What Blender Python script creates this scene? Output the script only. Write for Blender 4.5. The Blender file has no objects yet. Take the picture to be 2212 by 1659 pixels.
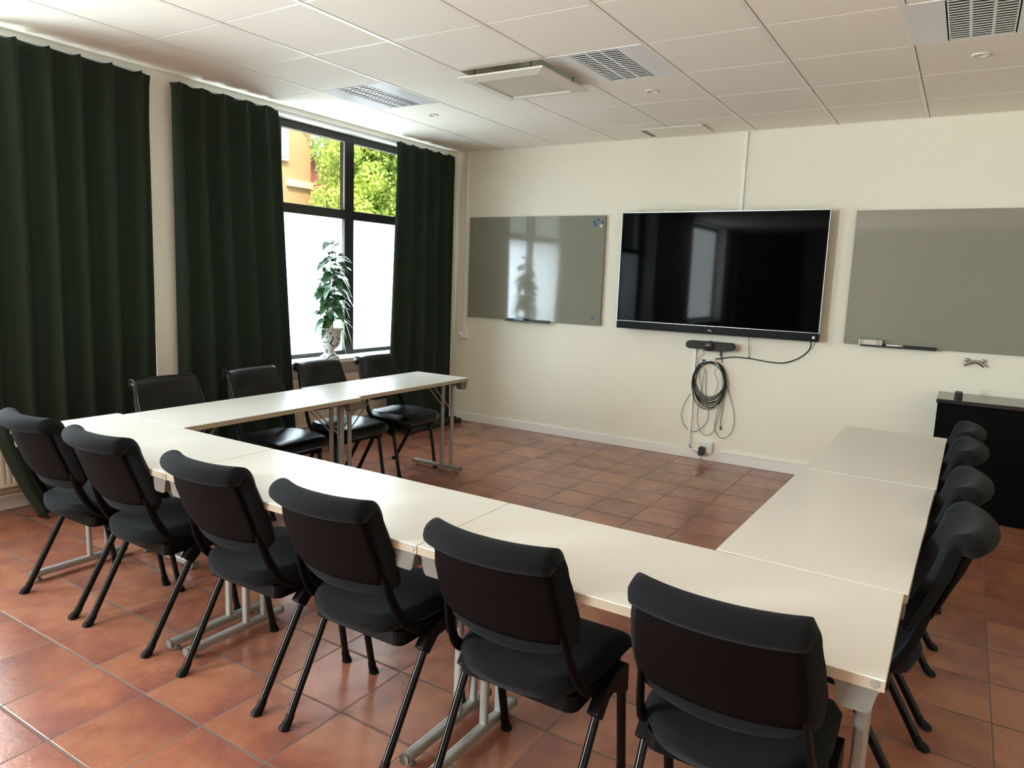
import bpy, math, random
from mathutils import Vector, Matrix, Euler
random.seed(7)
PI = math.pi
scene = bpy.context.scene
COL = scene.collection

# ------------------------------------------------------------------ camera
CX, CY, CZ, YAW, PIT, ROL, FPX = 4.5513, 0.0, 1.5078, 0.555, 0.1467, 0.0363, 1557.43
fw = Vector((-math.sin(YAW)*math.cos(PIT), math.cos(YAW)*math.cos(PIT), -math.sin(PIT)))
rt = fw.cross(Vector((0, 0, 1))).normalized(); up = rt.cross(fw)
rt2 = rt*math.cos(ROL) + up*math.sin(ROL); up2 = -rt*math.sin(ROL) + up*math.cos(ROL)
cam = bpy.data.cameras.new('camera'); cam.sensor_width = 36; cam.sensor_fit = 'HORIZONTAL'
cam.lens = FPX/2212*36; cam.clip_start = 0.05; cam.clip_end = 200
camo = bpy.data.objects.new('camera', cam); COL.objects.link(camo)
camo.matrix_world = Matrix(((rt2.x, up2.x, -fw.x, CX), (rt2.y, up2.y, -fw.y, CY), (rt2.z, up2.z, -fw.z, CZ), (0, 0, 0, 1)))
scene.camera = camo

# ------------------------------------------------------------------ world, lights, exposure
W = bpy.data.worlds.new('sky'); scene.world = W; W.use_nodes = True
nt = W.node_tree; nt.nodes.clear()
wo = nt.nodes.new('ShaderNodeOutputWorld'); bg = nt.nodes.new('ShaderNodeBackground')
tc = nt.nodes.new('ShaderNodeTexCoord'); sp = nt.nodes.new('ShaderNodeSeparateXYZ'); cr = nt.nodes.new('ShaderNodeValToRGB')
nt.links.new(tc.outputs['Generated'], sp.inputs[0]); nt.links.new(sp.outputs['Z'], cr.inputs[0])
nt.links.new(cr.outputs[0], bg.inputs[0]); nt.links.new(bg.outputs[0], wo.inputs[0])
cr.color_ramp.elements[0].position = 0.0; cr.color_ramp.elements[0].color = (0.16, 0.2, 0.22, 1)
cr.color_ramp.elements[1].position = 0.75; cr.color_ramp.elements[1].color = (0.86, 0.93, 1.0, 1)
e = cr.color_ramp.elements.new(0.3); e.color = (0.34, 0.4, 0.44, 1)
bg.inputs[1].default_value = 5.5
def light(name, kind, loc, rot, energy, color=(1, 1, 1), size=None, size_y=None, spread=None):
    l = bpy.data.lights.new(name, kind); l.energy = energy; l.color = color
    if kind == 'AREA':
        l.shape = 'RECTANGLE'; l.size = size; l.size_y = size_y
        if spread: l.spread = spread
    if kind == 'SUN': l.angle = math.radians(3)
    o = bpy.data.objects.new(name, l); COL.objects.link(o); o.location = loc; o.rotation_euler = rot
    return o
# daylight at the left-wall windows; the rear one is an added, unseen fill
light('added_rear_fill', 'AREA', (-0.20, -2.85, 1.72), (0, -PI/2, 0), 430, (0.84, 0.965, 1.0), 1.8, 2.0)
light('daylight_side_window', 'AREA', (-0.60, 1.0, 1.72), (0, -PI/2, 0), 130, (0.82, 0.96, 1.0), 1.8, 1.5)
light('daylight_front_window', 'AREA', (-0.62, 4.55, 1.35), (0, -PI/2, 0), 95, (0.80, 0.95, 1.0), 1.15, 2.5)
# sun over the street
s = light('sun', 'SUN', (0, 0, 12), (0, 0, 0), 4.0, (1.0, 0.93, 0.8))
s.rotation_euler = Vector((-0.62, 0.55, -0.9)).to_track_quat('-Z', 'Y').to_euler()
scene.view_settings.view_transform = 'Standard'; scene.view_settings.look = 'None'
scene.view_settings.exposure = 0.67; scene.view_settings.gamma = 1.0
scene.view_settings.use_curve_mapping = False
scene.cycles.max_bounces = 10; scene.cycles.diffuse_bounces = 7; scene.cycles.glossy_bounces = 4
scene.cycles.transparent_max_bounces = 12; scene.cycles.transmission_bounces = 8
scene.cycles.sample_clamp_indirect = 5.0; scene.cycles.caustics_reflective = False; scene.cycles.caustics_refractive = False
scene.cycles.use_denoising = True; scene.cycles.use_guiding = True; scene.cycles.guiding_training_samples = 32

# ------------------------------------------------------------------ materials
def mat(name, color, rough=0.5, metal=0.0, spec=0.5, coat=0.0, coat_rough=0.05, bump=None, vary=None, sheen=0.0):
    m = bpy.data.materials.new(name); m.use_nodes = True
    n = m.node_tree.nodes; L = m.node_tree.links; b = n['Principled BSDF']
    b.inputs['Base Color'].default_value = (*color, 1); b.inputs['Roughness'].default_value = rough
    b.inputs['Metallic'].default_value = metal; b.inputs['Specular IOR Level'].default_value = spec
    b.inputs['Coat Weight'].default_value = coat; b.inputs['Coat Roughness'].default_value = coat_rough
    b.inputs['Sheen Weight'].default_value = sheen
    t = n.new('ShaderNodeTexCoord')
    if vary:                                     # (scale, amount): soft mottling of the base colour
        nz = n.new('ShaderNodeTexNoise'); nz.inputs['Scale'].default_value = vary[0]; nz.inputs['Detail'].default_value = 4
        mx = n.new('ShaderNodeMix'); mx.data_type = 'RGBA'
        k = vary[1]
        mx.inputs[6].default_value = (*[c*(1-k) for c in color], 1); mx.inputs[7].default_value = (*[min(1, c*(1+k)) for c in color], 1)
        L.new(t.outputs['Object'], nz.inputs['Vector']); L.new(nz.outputs['Fac'], mx.inputs[0]); L.new(mx.outputs[2], b.inputs['Base Color'])
    if bump:                                     # (scale, strength, distance)
        nz = n.new('ShaderNodeTexNoise'); nz.inputs['Scale'].default_value = bump[0]; nz.inputs['Detail'].default_value = 3
        bp = n.new('ShaderNodeBump'); bp.inputs['Strength'].default_value = bump[1]; bp.inputs['Distance'].default_value = bump[2]
        L.new(t.outputs['Object'], nz.inputs['Vector']); L.new(nz.outputs['Fac'], bp.inputs['Height']); L.new(bp.outputs[0], b.inputs['Normal'])
    return m
M = {}
M['wall'] = mat('wall_paint', (0.84, 0.81, 0.675), 0.6, bump=(60, 0.6, 0.003), vary=(1.2, 0.025))
M['wall_pier'] = mat('pier_paint', (0.88, 0.85, 0.76), 0.6, bump=(90, 0.35, 0.001))
M['trim'] = mat('trim_paint', (0.86, 0.85, 0.80), 0.35, bump=(20, 0.1, 0.0005))
M['ceiling'] = mat('ceiling_tile', (0.90, 0.85, 0.74), 0.75, bump=(420, 0.25, 0.0005), vary=(300, 0.04))
M['grid'] = mat('ceiling_grid_paint', (0.88, 0.84, 0.76), 0.4)
M['white_metal'] = mat('white_enamel', (0.80, 0.80, 0.80), 0.25, vary=(3, 0.02))
M['cream_metal'] = mat('cream_enamel', (0.78, 0.74, 0.62), 0.35)
M['louver'] = mat('brushed_louver', (0.80, 0.80, 0.78), 0.35, metal=0.35)
M['mirror'] = mat('louvre_mirror', (0.16, 0.16, 0.15), 0.18, metal=1.0)
M['dark_inside'] = mat('dark_interior', (0.03, 0.03, 0.03), 0.7)
M['grille'] = mat('perforated_grille', (0.55, 0.53, 0.44), 0.5)
M['top'] = mat('white_laminate', (0.77, 0.75, 0.70), 0.28, spec=0.5, bump=(260, 0.12, 0.0003), vary=(2, 0.015))
M['edge'] = mat('beige_edge_band', (0.42, 0.35, 0.26), 0.4)
M['table_steel'] = mat('silver_powder_coat', (0.34, 0.33, 0.31), 0.38, metal=0.35, bump=(300, 0.05, 0.0003))
M['bracket'] = mat('grey_plastic_bracket', (0.17, 0.16, 0.14), 0.5, spec=.2)
M['fabric'] = mat('charcoal_wool', (0.0058, 0.0066, 0.0080), 0.9, spec=0.1, bump=(700, 0.6, 0.0012), vary=(900, 0.35), sheen=0.04)
M['leather'] = mat('black_leather', (0.003, 0.003, 0.0035), 0.34, spec=0.32, bump=(350, 0.2, 0.0006))
M['piping'] = mat('dark_grey_piping', (0.05, 0.05, 0.05), 0.5)
M['shell'] = mat('brown_black_plastic', (0.0040, 0.0022, 0.0023), 0.75, spec=0.06, bump=(160, 0.12, 0.0005))
M['frame'] = mat('black_frame_plastic', (0.003, 0.0025, 0.003), 0.45, spec=.12)
M['leg'] = mat('black_gloss_tube', (0.002, 0.002, 0.0022), 0.13, spec=0.22)
M['curtain'] = mat('dark_green_curtain', (0.019, 0.030, 0.0195), 0.85, spec=0.15, bump=(500, 0.3, 0.0008), sheen=0.05)
M['lining'] = mat('curtain_hem', (0.05, 0.065, 0.045), 0.8)
M['winframe'] = mat('dark_brown_window_frame', (0.014, 0.010, 0.009), 0.35)
M['bead'] = mat('light_glazing_bead', (0.5, 0.48, 0.5), 0.4)
M['radiator'] = mat('radiator_enamel', (0.76, 0.70, 0.58), 0.4)
M['tv_black'] = mat('tv_black_plastic', (0.003, 0.003, 0.0032), 0.4, spec=.12, bump=(900, 0.15, 0.0003))
M['tv_screen'] = mat('tv_glossy_screen', (0.001, 0.001, 0.0012), 0.04, spec=0.035)
M['tv_rim'] = mat('tv_silver_rim', (0.6, 0.6, 0.6), 0.3, metal=0.9)
M['white_plastic'] = mat('white_plastic', (0.88, 0.87, 0.83), 0.35)
M['socket_hole'] = mat('socket_recess', (0.36, 0.34, 0.27), 0.5)
M['black_plastic'] = mat('black_plastic', (0.012, 0.012, 0.013), 0.4)
M['grey_fabric'] = mat('speaker_mesh', (0.03, 0.03, 0.032), 0.75, bump=(900, 0.5, 0.0005))
M['lens'] = mat('lens_glass', (0.01, 0.01, 0.015), 0.05, spec=0.9, coat=1)
M['cable'] = mat('black_cable', (0.008, 0.008, 0.009), 0.45)
M['glass_board'] = mat('grey_glass_board', (0.255, 0.25, 0.20), 0.08, spec=0.6, coat=0.3, coat_rough=0.02)
M['board_edge'] = mat('glass_edge', (0.10, 0.13, 0.11), 0.15)
M['blue'] = mat('blue_magnet', (0.02, 0.14, 0.45), 0.4)
M['clear'] = mat('pale_magnet', (0.7, 0.7, 0.62), 0.3)
M['lightblue'] = mat('pale_blue_sleeve', (0.35, 0.6, 0.8), 0.4)
M['chrome'] = mat('brushed_chrome', (0.55, 0.53, 0.5), 0.22, metal=1.0)
M['felt'] = mat('eraser_felt_stripe', (0.10, 0.07, 0.06), 0.8)
M['eraser'] = mat('eraser_white', (0.62, 0.57, 0.50), 0.6)
M['cab'] = mat('black_cabinet_lacquer', (0.002, 0.002, 0.002), 0.6, spec=.06, bump=(30, 0.05, 0.0006))
M['cabtop'] = mat('black_cabinet_top', (0.02, 0.02, 0.02), 0.18, spec=0.7)
M['leaf'] = mat('rubber_plant_leaf', (0.035, 0.10, 0.035), 0.32, spec=0.6, vary=(6, 0.5))
M['leaf2'] = mat('variegated_leaf', (0.20, 0.28, 0.10), 0.45, vary=(60, 0.5))
M['stem'] = mat('plant_stem', (0.14, 0.10, 0.05), 0.7)
M['soil'] = mat('potting_soil', (0.03, 0.02, 0.015), 0.95)
M['bronze'] = mat('white_ring', (0.75, 0.73, 0.68), 0.3)
M['sill'] = mat('sill_stone', (0.70, 0.72, 0.70), 0.2, vary=(4, 0.04))
M['facade'] = mat('orange_render', (0.50, 0.29, 0.14), 0.8, vary=(1.5, 0.06))
M['facade_trim'] = mat('pale_band', (0.62, 0.52, 0.38), 0.7)
M['facade_win'] = mat('facade_window', (0.45, 0.5, 0.56), 0.3)
M['redhouse'] = mat('red_boards', (0.25, 0.05, 0.04), 0.8)
M['bark'] = mat('tree_bark', (0.10, 0.07, 0.05), 0.9)
M['asphalt'] = mat('street_asphalt', (0.12, 0.12, 0.12), 0.9)
M['rear_wall'] = mat('rear_wall_darkened', (0.20, 0.17, 0.15), 0.7)  # wall behind the camera, darkened to hold back bounced light

def treeleaf():
    m = bpy.data.materials.new('linden_leaf'); m.use_nodes = True; n = m.node_tree.nodes; L = m.node_tree.links; n.clear()
    o = n.new('ShaderNodeOutputMaterial'); d = n.new('ShaderNodeBsdfDiffuse'); t = n.new('ShaderNodeBsdfTranslucent'); x = n.new('ShaderNodeMixShader')
    tc = n.new('ShaderNodeTexCoord'); nz = n.new('ShaderNodeTexNoise'); nz.inputs['Scale'].default_value = 0.9; nz.inputs['Detail'].default_value = 6
    c = n.new('ShaderNodeValToRGB'); c.color_ramp.elements[0].position = .35; c.color_ramp.elements[0].color = (0.26, 0.38, 0.10, 1)
    c.color_ramp.elements[1].position = .62; c.color_ramp.elements[1].color = (0.72, 0.80, 0.22, 1)
    L.new(tc.outputs['Object'], nz.inputs['Vector']); L.new(nz.outputs['Fac'], c.inputs[0]); L.new(c.outputs[0], d.inputs[0]); L.new(c.outputs[0], t.inputs[0])
    x.inputs[0].default_value = .45; L.new(d.outputs[0], x.inputs[1]); L.new(t.outputs[0], x.inputs[2]); L.new(x.outputs[0], o.inputs[0])
    return m
M['treeleaf'] = treeleaf()

def clear_glass():
    m = bpy.data.materials.new('window_glass'); m.use_nodes = True; n = m.node_tree.nodes; L = m.node_tree.links; n.clear()
    o = n.new('ShaderNodeOutputMaterial'); t = n.new('ShaderNodeBsdfTransparent'); g = n.new('ShaderNodeBsdfGlossy'); x = n.new('ShaderNodeMixShader')
    lw_ = n.new('ShaderNodeLayerWeight'); lw_.inputs[0].default_value = .5
    f = n.new('ShaderNodeMapRange'); g.inputs['Roughness'].default_value = 0.0
    pw = n.new('ShaderNodeMath'); pw.operation = 'POWER'; pw.inputs[1].default_value = 5; L.new(lw_.outputs['Facing'], pw.inputs[0])
    L.new(pw.outputs[0], f.inputs['Value']); f.inputs['To Min'].default_value = .04; f.inputs['To Max'].default_value = .7
    t.inputs[0].default_value = (0.93, 0.95, 0.93, 1)
    L.new(f.outputs[0], x.inputs[0]); L.new(t.outputs[0], x.inputs[1]); L.new(g.outputs[0], x.inputs[2]); L.new(x.outputs[0], o.inputs[0])
    return m
def frosted():
    m = bpy.data.materials.new('frosted_film_glass'); m.use_nodes = True; n = m.node_tree.nodes; L = m.node_tree.links; n.clear()
    o = n.new('ShaderNodeOutputMaterial'); t = n.new('ShaderNodeBsdfTransparent'); d = n.new('ShaderNodeBsdfTranslucent'); x = n.new('ShaderNodeMixShader')
    t.inputs[0].default_value = (0.9, 0.93, 0.95, 1); d.inputs[0].default_value = (0.93, 0.96, 1.0, 1)
    x.inputs[0].default_value = 0.5
    L.new(t.outputs[0], x.inputs[1]); L.new(d.outputs[0], x.inputs[2]); L.new(x.outputs[0], o.inputs[0])
    return m
M['glass'] = clear_glass(); M['frost'] = frosted()

def floor_mat():
    m = bpy.data.materials.new('terracotta_tiles'); m.use_nodes = True; n = m.node_tree.nodes; L = m.node_tree.links; b = n['Principled BSDF']
    S = 0.3193; OX = 1.2758; OY = 0.7039
    geo = n.new('ShaderNodeNewGeometry'); sep = n.new('ShaderNodeSeparateXYZ'); L.new(geo.outputs['Position'], sep.inputs[0])
    def mth(op, a, bb=None, c=None):
        k = n.new('ShaderNodeMath'); k.operation = op
        for i, v in enumerate((a, bb, c)):
            if v is None: continue
            if isinstance(v, (int, float)): k.inputs[i].default_value = v
            else: L.new(v, k.inputs[i])
        return k.outputs[0]
    u = mth('DIVIDE', mth('SUBTRACT', sep.outputs['X'], OX), S); v = mth('DIVIDE', mth('SUBTRACT', sep.outputs['Y'], OY), S)
    iu = mth('FLOOR', u); iv = mth('FLOOR', v); fu = mth('SUBTRACT', u, iu); fv = mth('SUBTRACT', v, iv)
    cid = n.new('ShaderNodeCombineXYZ'); L.new(iu, cid.inputs[0]); L.new(iv, cid.inputs[1])
    wn = n.new('ShaderNodeTexWhiteNoise'); wn.noise_dimensions = '3D'; L.new(cid.outputs[0], wn.inputs['Vector'])
    wsep = n.new('ShaderNodeSeparateColor'); L.new(wn.outputs['Color'], wsep.inputs[0])
    # distance to tile edge
    du = mth('MINIMUM', fu, mth('SUBTRACT', 1.0, fu)); dv = mth('MINIMUM', fv, mth('SUBTRACT', 1.0, fv))
    de = mth('MINIMUM', mth('MULTIPLY', du, 1.6), dv)
    mr = n.new('ShaderNodeMapRange'); mr.inputs['From Min'].default_value = 0.010; mr.inputs['From Max'].default_value = 0.015
    L.new(de, mr.inputs['Value']); tile = mr.outputs[0]
    # per-tile shifted noise
    off = n.new('ShaderNodeVectorMath'); off.operation = 'MULTIPLY_ADD'; L.new(wn.outputs['Color'], off.inputs[0]); off.inputs[1].default_value = (37, 53, 71); L.new(geo.outputs['Position'], off.inputs[2])
    nz = n.new('ShaderNodeTexNoise'); nz.inputs['Scale'].default_value = 5.5; nz.inputs['Detail'].default_value = 8; nz.inputs['Roughness'].default_value = .66; L.new(off.outputs[0], nz.inputs['Vector'])
    # scorched edge: stronger toward one side of each tile
    pick = mth('GREATER_THAN', wsep.outputs[0], 0.5)
    side = mth('ADD', mth('MULTIPLY', pick, fu), mth('MULTIPLY', mth('SUBTRACT', 1.0, pick), fv))
    flip = mth('GREATER_THAN', wsep.outputs[1], 0.35)
    side = mth('ABSOLUTE', mth('SUBTRACT', side, flip))
    edge = mth('MULTIPLY', mth('SUBTRACT', 1.0, mth('MINIMUM', mth('DIVIDE', side, 0.50), 1.0)), 0.20)
    amt = mth('ADD', mth('ADD', nz.outputs['Fac'], edge), mth('MULTIPLY', mth('SUBTRACT', wsep.outputs[2], 0.5), 0.14))
    ramp = n.new('ShaderNodeValToRGB'); L.new(amt, ramp.inputs[0]); r = ramp.color_ramp
    r.elements[0].position = 0.42; r.elements[0].color = (0.37, 0.150, 0.088, 1)
    r.elements[1].position = 0.80; r.elements[1].color = (0.215, 0.080, 0.064, 1)
    e2 = r.elements.new(0.62); e2.color = (0.285, 0.104, 0.067, 1)
    fine = n.new('ShaderNodeTexNoise'); fine.inputs['Scale'].default_value = 120; fine.inputs['Detail'].default_value = 4; L.new(geo.outputs['Position'], fine.inputs['Vector'])
    hsv = n.new('ShaderNodeHueSaturation'); L.new(ramp.outputs[0], hsv.inputs['Color'])
    val = mth('ADD', mth('ADD', 0.72, mth('MULTIPLY', wsep.outputs[1], 0.2)), mth('MULTIPLY', fine.outputs['Fac'], 0.30)); L.new(val, hsv.inputs['Value'])
    mx = n.new('ShaderNodeMix'); mx.data_type = 'RGBA'; L.new(tile, mx.inputs[0]); mx.inputs[6].default_value = (0.135, 0.098, 0.078, 1); L.new(hsv.outputs[0], mx.inputs[7]); L.new(mx.outputs[2], b.inputs['Base Color'])
    # roughness and relief
    rr = n.new('ShaderNodeMapRange'); L.new(tile, rr.inputs['Value']); rr.inputs['To Min'].default_value = 0.9; rr.inputs['To Max'].default_value = 0.22; L.new(rr.outputs[0], b.inputs['Roughness'])
    b.inputs['Specular IOR Level'].default_value = 0.55
    big = n.new('ShaderNodeTexNoise'); big.inputs['Scale'].default_value = 28; big.inputs['Detail'].default_value = 6; big.inputs['Distortion'].default_value = 1.2; L.new(off.outputs[0], big.inputs['Vector'])
    mr2 = n.new('ShaderNodeMapRange'); mr2.interpolation_type = 'SMOOTHSTEP'; mr2.inputs['From Min'].default_value = 0.010; mr2.inputs['From Max'].default_value = 0.026; L.new(de, mr2.inputs['Value'])
    hgt = mth('ADD', mth('MULTIPLY', mr2.outputs[0], 0.30), mth('MULTIPLY', mth('MULTIPLY', big.outputs['Fac'], mr2.outputs[0]), 0.55))
    bp = n.new('ShaderNodeBump'); bp.inputs['Strength'].default_value = 0.55; bp.inputs['Distance'].default_value = 0.0018; L.new(hgt, bp.inputs['Height']); L.new(bp.outputs[0], b.inputs['Normal'])
    return m
M['floor'] = floor_mat()

def pot_mat():
    m = bpy.data.materials.new('painted_faience'); m.use_nodes = True; n = m.node_tree.nodes; L = m.node_tree.links; b = n['Principled BSDF']
    b.inputs['Roughness'].default_value = .2
    tc = n.new('ShaderNodeTexCoord'); nz = n.new('ShaderNodeTexNoise'); nz.inputs['Scale'].default_value = 17; nz.inputs['Detail'].default_value = 1.5; nz.inputs['Distortion'].default_value = 2.2
    L.new(tc.outputs['Object'], nz.inputs['Vector'])
    c = n.new('ShaderNodeValToRGB'); c.color_ramp.interpolation = 'LINEAR'; c.color_ramp.elements[0].position = .55; c.color_ramp.elements[0].color = (0.66, 0.66, 0.58, 1)
    c.color_ramp.elements[1].position = .585; c.color_ramp.elements[1].color = (0.03, 0.05, 0.11, 1)
    L.new(nz.outputs['Fac'], c.inputs[0]); L.new(c.outputs[0], b.inputs['Base Color'])
    return m
M['pot'] = pot_mat()
def perf_mat():
    m = M['grille']; n = m.node_tree.nodes; L = m.node_tree.links; b = n['Principled BSDF']
    tc = n.new('ShaderNodeTexCoord'); vo = n.new('ShaderNodeTexVoronoi'); vo.inputs['Scale'].default_value = 110; vo.inputs['Randomness'].default_value = 0
    L.new(tc.outputs['Object'], vo.inputs['Vector']); c = n.new('ShaderNodeValToRGB'); c.color_ramp.elements[0].position = .22; c.color_ramp.elements[0].color = (0.12, 0.11, 0.08, 1)
    c.color_ramp.elements[1].position = .34; c.color_ramp.elements[1].color = (0.60, 0.57, 0.46, 1); L.new(vo.outputs['Distance'], c.inputs[0]); L.new(c.outputs[0], b.inputs['Base Color'])
perf_mat()

# ------------------------------------------------------------------ mesh helpers
class MB:
    def __init__(s): s.v = []; s.f = []; s.sm = []; s.mi = []
    def add(s, vs, fs, smooth=False, mi=0):
        o = len(s.v); s.v += [tuple(p) for p in vs]
        for f in fs: s.f.append(tuple(i+o for i in f)); s.sm.append(smooth); s.mi.append(mi)
        return s
    def box(s, x0, x1, y0, y1, z0, z1, mi=0):
        vs = [(x, y, z) for x in (x0, x1) for y in (y0, y1) for z in (z0, z1)]
        return s.add(vs, [(0, 1, 3, 2), (4, 6, 7, 5), (0, 4, 5, 1), (2, 3, 7, 6), (0, 2, 6, 4), (1, 5, 7, 3)], False, mi)
    def prism(s, poly, axis, a, b, smooth=False, mi=0):     # extrude a closed 2-D outline along an axis
        def P(p, t): return {'x': (t, p[0], p[1]), 'y': (p[0], t, p[1]), 'z': (p[0], p[1], t)}[axis]
        k = len(poly); vs = [P(p, a) for p in poly] + [P(p, b) for p in poly]
        fs = [(i, (i+1) % k, k+(i+1) % k, k+i) for i in range(k)]
        o = len(s.v); s.add(vs, fs, smooth, mi); s.add(vs[:k], [tuple(range(k))[::-1]], False, mi); s.add(vs[k:], [tuple(range(k))], False, mi)
        return s
    def tube(s, pts, r, seg=10, smooth=True, mi=0, cap=True, ry=None, closed=False):
        pts = [Vector(p) for p in pts]; n = len(pts); rings = []
        prev = None
        for i, p in enumerate(pts):
            if closed: d = pts[(i+1) % n]-pts[i-1]
            else: d = (pts[min(i+1, n-1)]-pts[max(i-1, 0)])
            d.normalize()
            if prev is None:
                a = Vector((0, 0, 1)) if abs(d.z) < .9 else Vector((1, 0, 0)); prev = a
            a = (prev - d*prev.dot(d))
            if a.length < 1e-6: a = d.orthogonal()
            a.normalize(); prev = a; b = d.cross(a)
            rr = r[i] if isinstance(r, (list, tuple)) else r; r2 = (ry if ry else rr)
            rings.append([p + a*math.cos(2*PI*k/seg)*rr + b*math.sin(2*PI*k/seg)*r2 for k in range(seg)])
        vs = [q for R in rings for q in R]; fs = []
        m = n if closed else n-1
        for i in range(m):
            j = (i+1) % n
            for k in range(seg): fs.append((i*seg+k, i*seg+(k+1) % seg, j*seg+(k+1) % seg, j*seg+k))
        s.add(vs, fs, smooth, mi)
        if cap and not closed:
            s.add(rings[0], [tuple(range(seg))[::-1]], False, mi); s.add(rings[-1], [tuple(range(seg))], False, mi)
        return s
    def lathe(s, prof, c=(0, 0, 0), seg=32, smooth=True, mi=0, axis='z'):
        vs = []
        for r, z in prof:
            for k in range(seg):
                a = 2*PI*k/seg; x, y = r*math.cos(a), r*math.sin(a)
                p = (x, y, z) if axis == 'z' else ((x, z, y) if axis == 'y' else (z, x, y))
                vs.append((c[0]+p[0], c[1]+p[1], c[2]+p[2]))
        fs = [(i*seg+k, i*seg+(k+1) % seg, (i+1)*seg+(k+1) % seg, (i+1)*seg+k) for i in range(len(prof)-1) for k in range(seg)]
        return s.add(vs, fs, smooth, mi)
    def grid(s, fn, nu, nv, smooth=True, mi=0, wrapu=False, wrapv=False):
        vs = [fn(i, j) for i in range(nu) for j in range(nv)]
        fs = []
        for i in range(nu if wrapu else nu-1):
            for j in range(nv if wrapv else nv-1):
                a, b = i, (i+1) % nu; c, d = j, (j+1) % nv
                fs.append((a*nv+c, b*nv+c, b*nv+d, a*nv+d))
        return s.add(vs, fs, smooth, mi)
    def build(s, name, mats, parent=None, loc=(0, 0, 0), rot=(0, 0, 0), bevel=0, segs=2, fixn=True):
        me = bpy.data.meshes.new(name); me.from_pydata(s.v, [], s.f)
        for p, sm, mi in zip(me.polygons, s.sm, s.mi): p.use_smooth = sm; p.material_index = mi
        for m_ in (mats if isinstance(mats, (list, tuple)) else [mats]): me.materials.append(M[m_])
        me.update(); me.validate()
        if fixn:
            import bmesh
            bm = bmesh.new(); bm.from_mesh(me); bmesh.ops.recalc_face_normals(bm, faces=bm.faces[:]); bm.to_mesh(me); bm.free()
        o = bpy.data.objects.new(name, me); COL.objects.link(o); o.location = loc; o.rotation_euler = rot
        if parent: o.parent = parent
        if bevel:
            md = o.modifiers.new('edge', 'BEVEL'); md.width = bevel; md.segments = segs; md.limit_method = 'ANGLE'; md.angle_limit = .7
        return o
def tag(o, label=None, cat=None, group=None, kind=None):
    if label: o['label'] = label
    if cat: o['category'] = cat
    if group: o['group'] = group
    if kind: o['kind'] = kind
    return o
def thing(name, label, cat, loc=(0, 0, 0), rz=0, group=None):
    o = bpy.data.objects.new(name, None); COL.objects.link(o); o.location = loc; o.rotation_euler = (0, 0, rz); o.empty_display_size = .1
    return tag(o, label, cat, group)
def struct(o): o['kind'] = 'structure'; return o
def kids(o): return [c for c in COL.objects if c.parent == o]
def copy_tree(o, parent=None):
    c = o.copy(); COL.objects.link(c)
    if parent: c.parent = parent
    for ch in kids(o): copy_tree(ch, c)
    return c
def smoothpath(pts, n=8, closed=False):                    # Catmull-Rom through the points
    P = [Vector(p) for p in pts]; out = []; m = len(P)
    rng = range(m) if closed else range(m-1)
    for i in rng:
        if closed: p0, p1, p2, p3 = P[i-1], P[i], P[(i+1) % m], P[(i+2) % m]
        else: p0, p1, p2, p3 = P[max(i-1, 0)], P[i], P[i+1], P[min(i+2, m-1)]
        for k in range(n):
            t = k/n
            out.append(.5*((2*p1)+(-p0+p2)*t+(2*p0-5*p1+4*p2-p3)*t*t+(-p0+3*p1-3*p2+p3)*t**3))
    if not closed: out.append(P[-1])
    return out
def rrect(cx, cy, w, h, r, n=4):
    out = []
    for sx, sy, a0 in ((1, 1, 0), (-1, 1, 90), (-1, -1, 180), (1, -1, 270)):
        for k in range(n+1):
            a = math.radians(a0+90*k/n); out.append((cx+sx*(w/2-r)+r*math.cos(a), cy+sy*(h/2-r)+r*math.sin(a)))
    return out

D = 6.093; H = 2.738; XR = 7.2; YB = -4.4            # back wall, ceiling height, right wall, wall behind the camera
NX = -0.30                                           # depth of the window niches

# ------------------------------------------------------------------ room shell
struct(MB().box(NX-.1, XR, YB, D, -.06, 0).build('floor', 'floor'))
struct(MB().box(NX-.25, XR+.1, D, D+.12, -.06, 3.0).build('wall_back', 'wall'))
struct(MB().box(XR, XR+.1, YB-.1, D, -.06, 3.0).build('wall_right', 'wall'))
struct(MB().box(NX-.25, XR, YB-.1, YB, -.06, 3.0).build('wall_front', 'rear_wall'))
# left wall: piers, niche backs under the windows, lintel strip
N1 = (3.15, 5.90); N2 = (0.15, 2.815); N3 = (-3.95, -1.75)                # niche spans along y
SZ = 0.755                                           # sill height
lw = MB()
lw.box(NX-.12, 0, N1[1], D, 0, 3.0); lw.box(NX-.12, 0, N2[1], N1[0], 0, 3.0); lw.box(NX-.12, 0, N3[1], N2[0], 0, 3.0); lw.box(NX-.12, 0, YB, N3[0], 0, 3.0)
for a, b in (N1, N2, N3):
    lw.box(NX-.12, NX+.04, a, b, 0, SZ-.035); lw.box(NX-.12, -.02, a, b, 2.705, 3.0)
struct(lw.build('wall_left', 'wall_pier'))
# skirtings
struct(MB().box(0, XR, D-.014, D, 0, .085).build('baseboard_back', 'trim', bevel=.004))
struct(MB().box(NX+.04, NX+.052, N2[0], N2[1], 0, .09).box(NX+.04, NX+.052, N1[0], N1[1], 0, .09).box(0, .012, N2[1], N1[0], 0, .09).box(0, .012, N1[1], D, 0, .09).build('baseboard_left', 'trim', bevel=.004))

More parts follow.
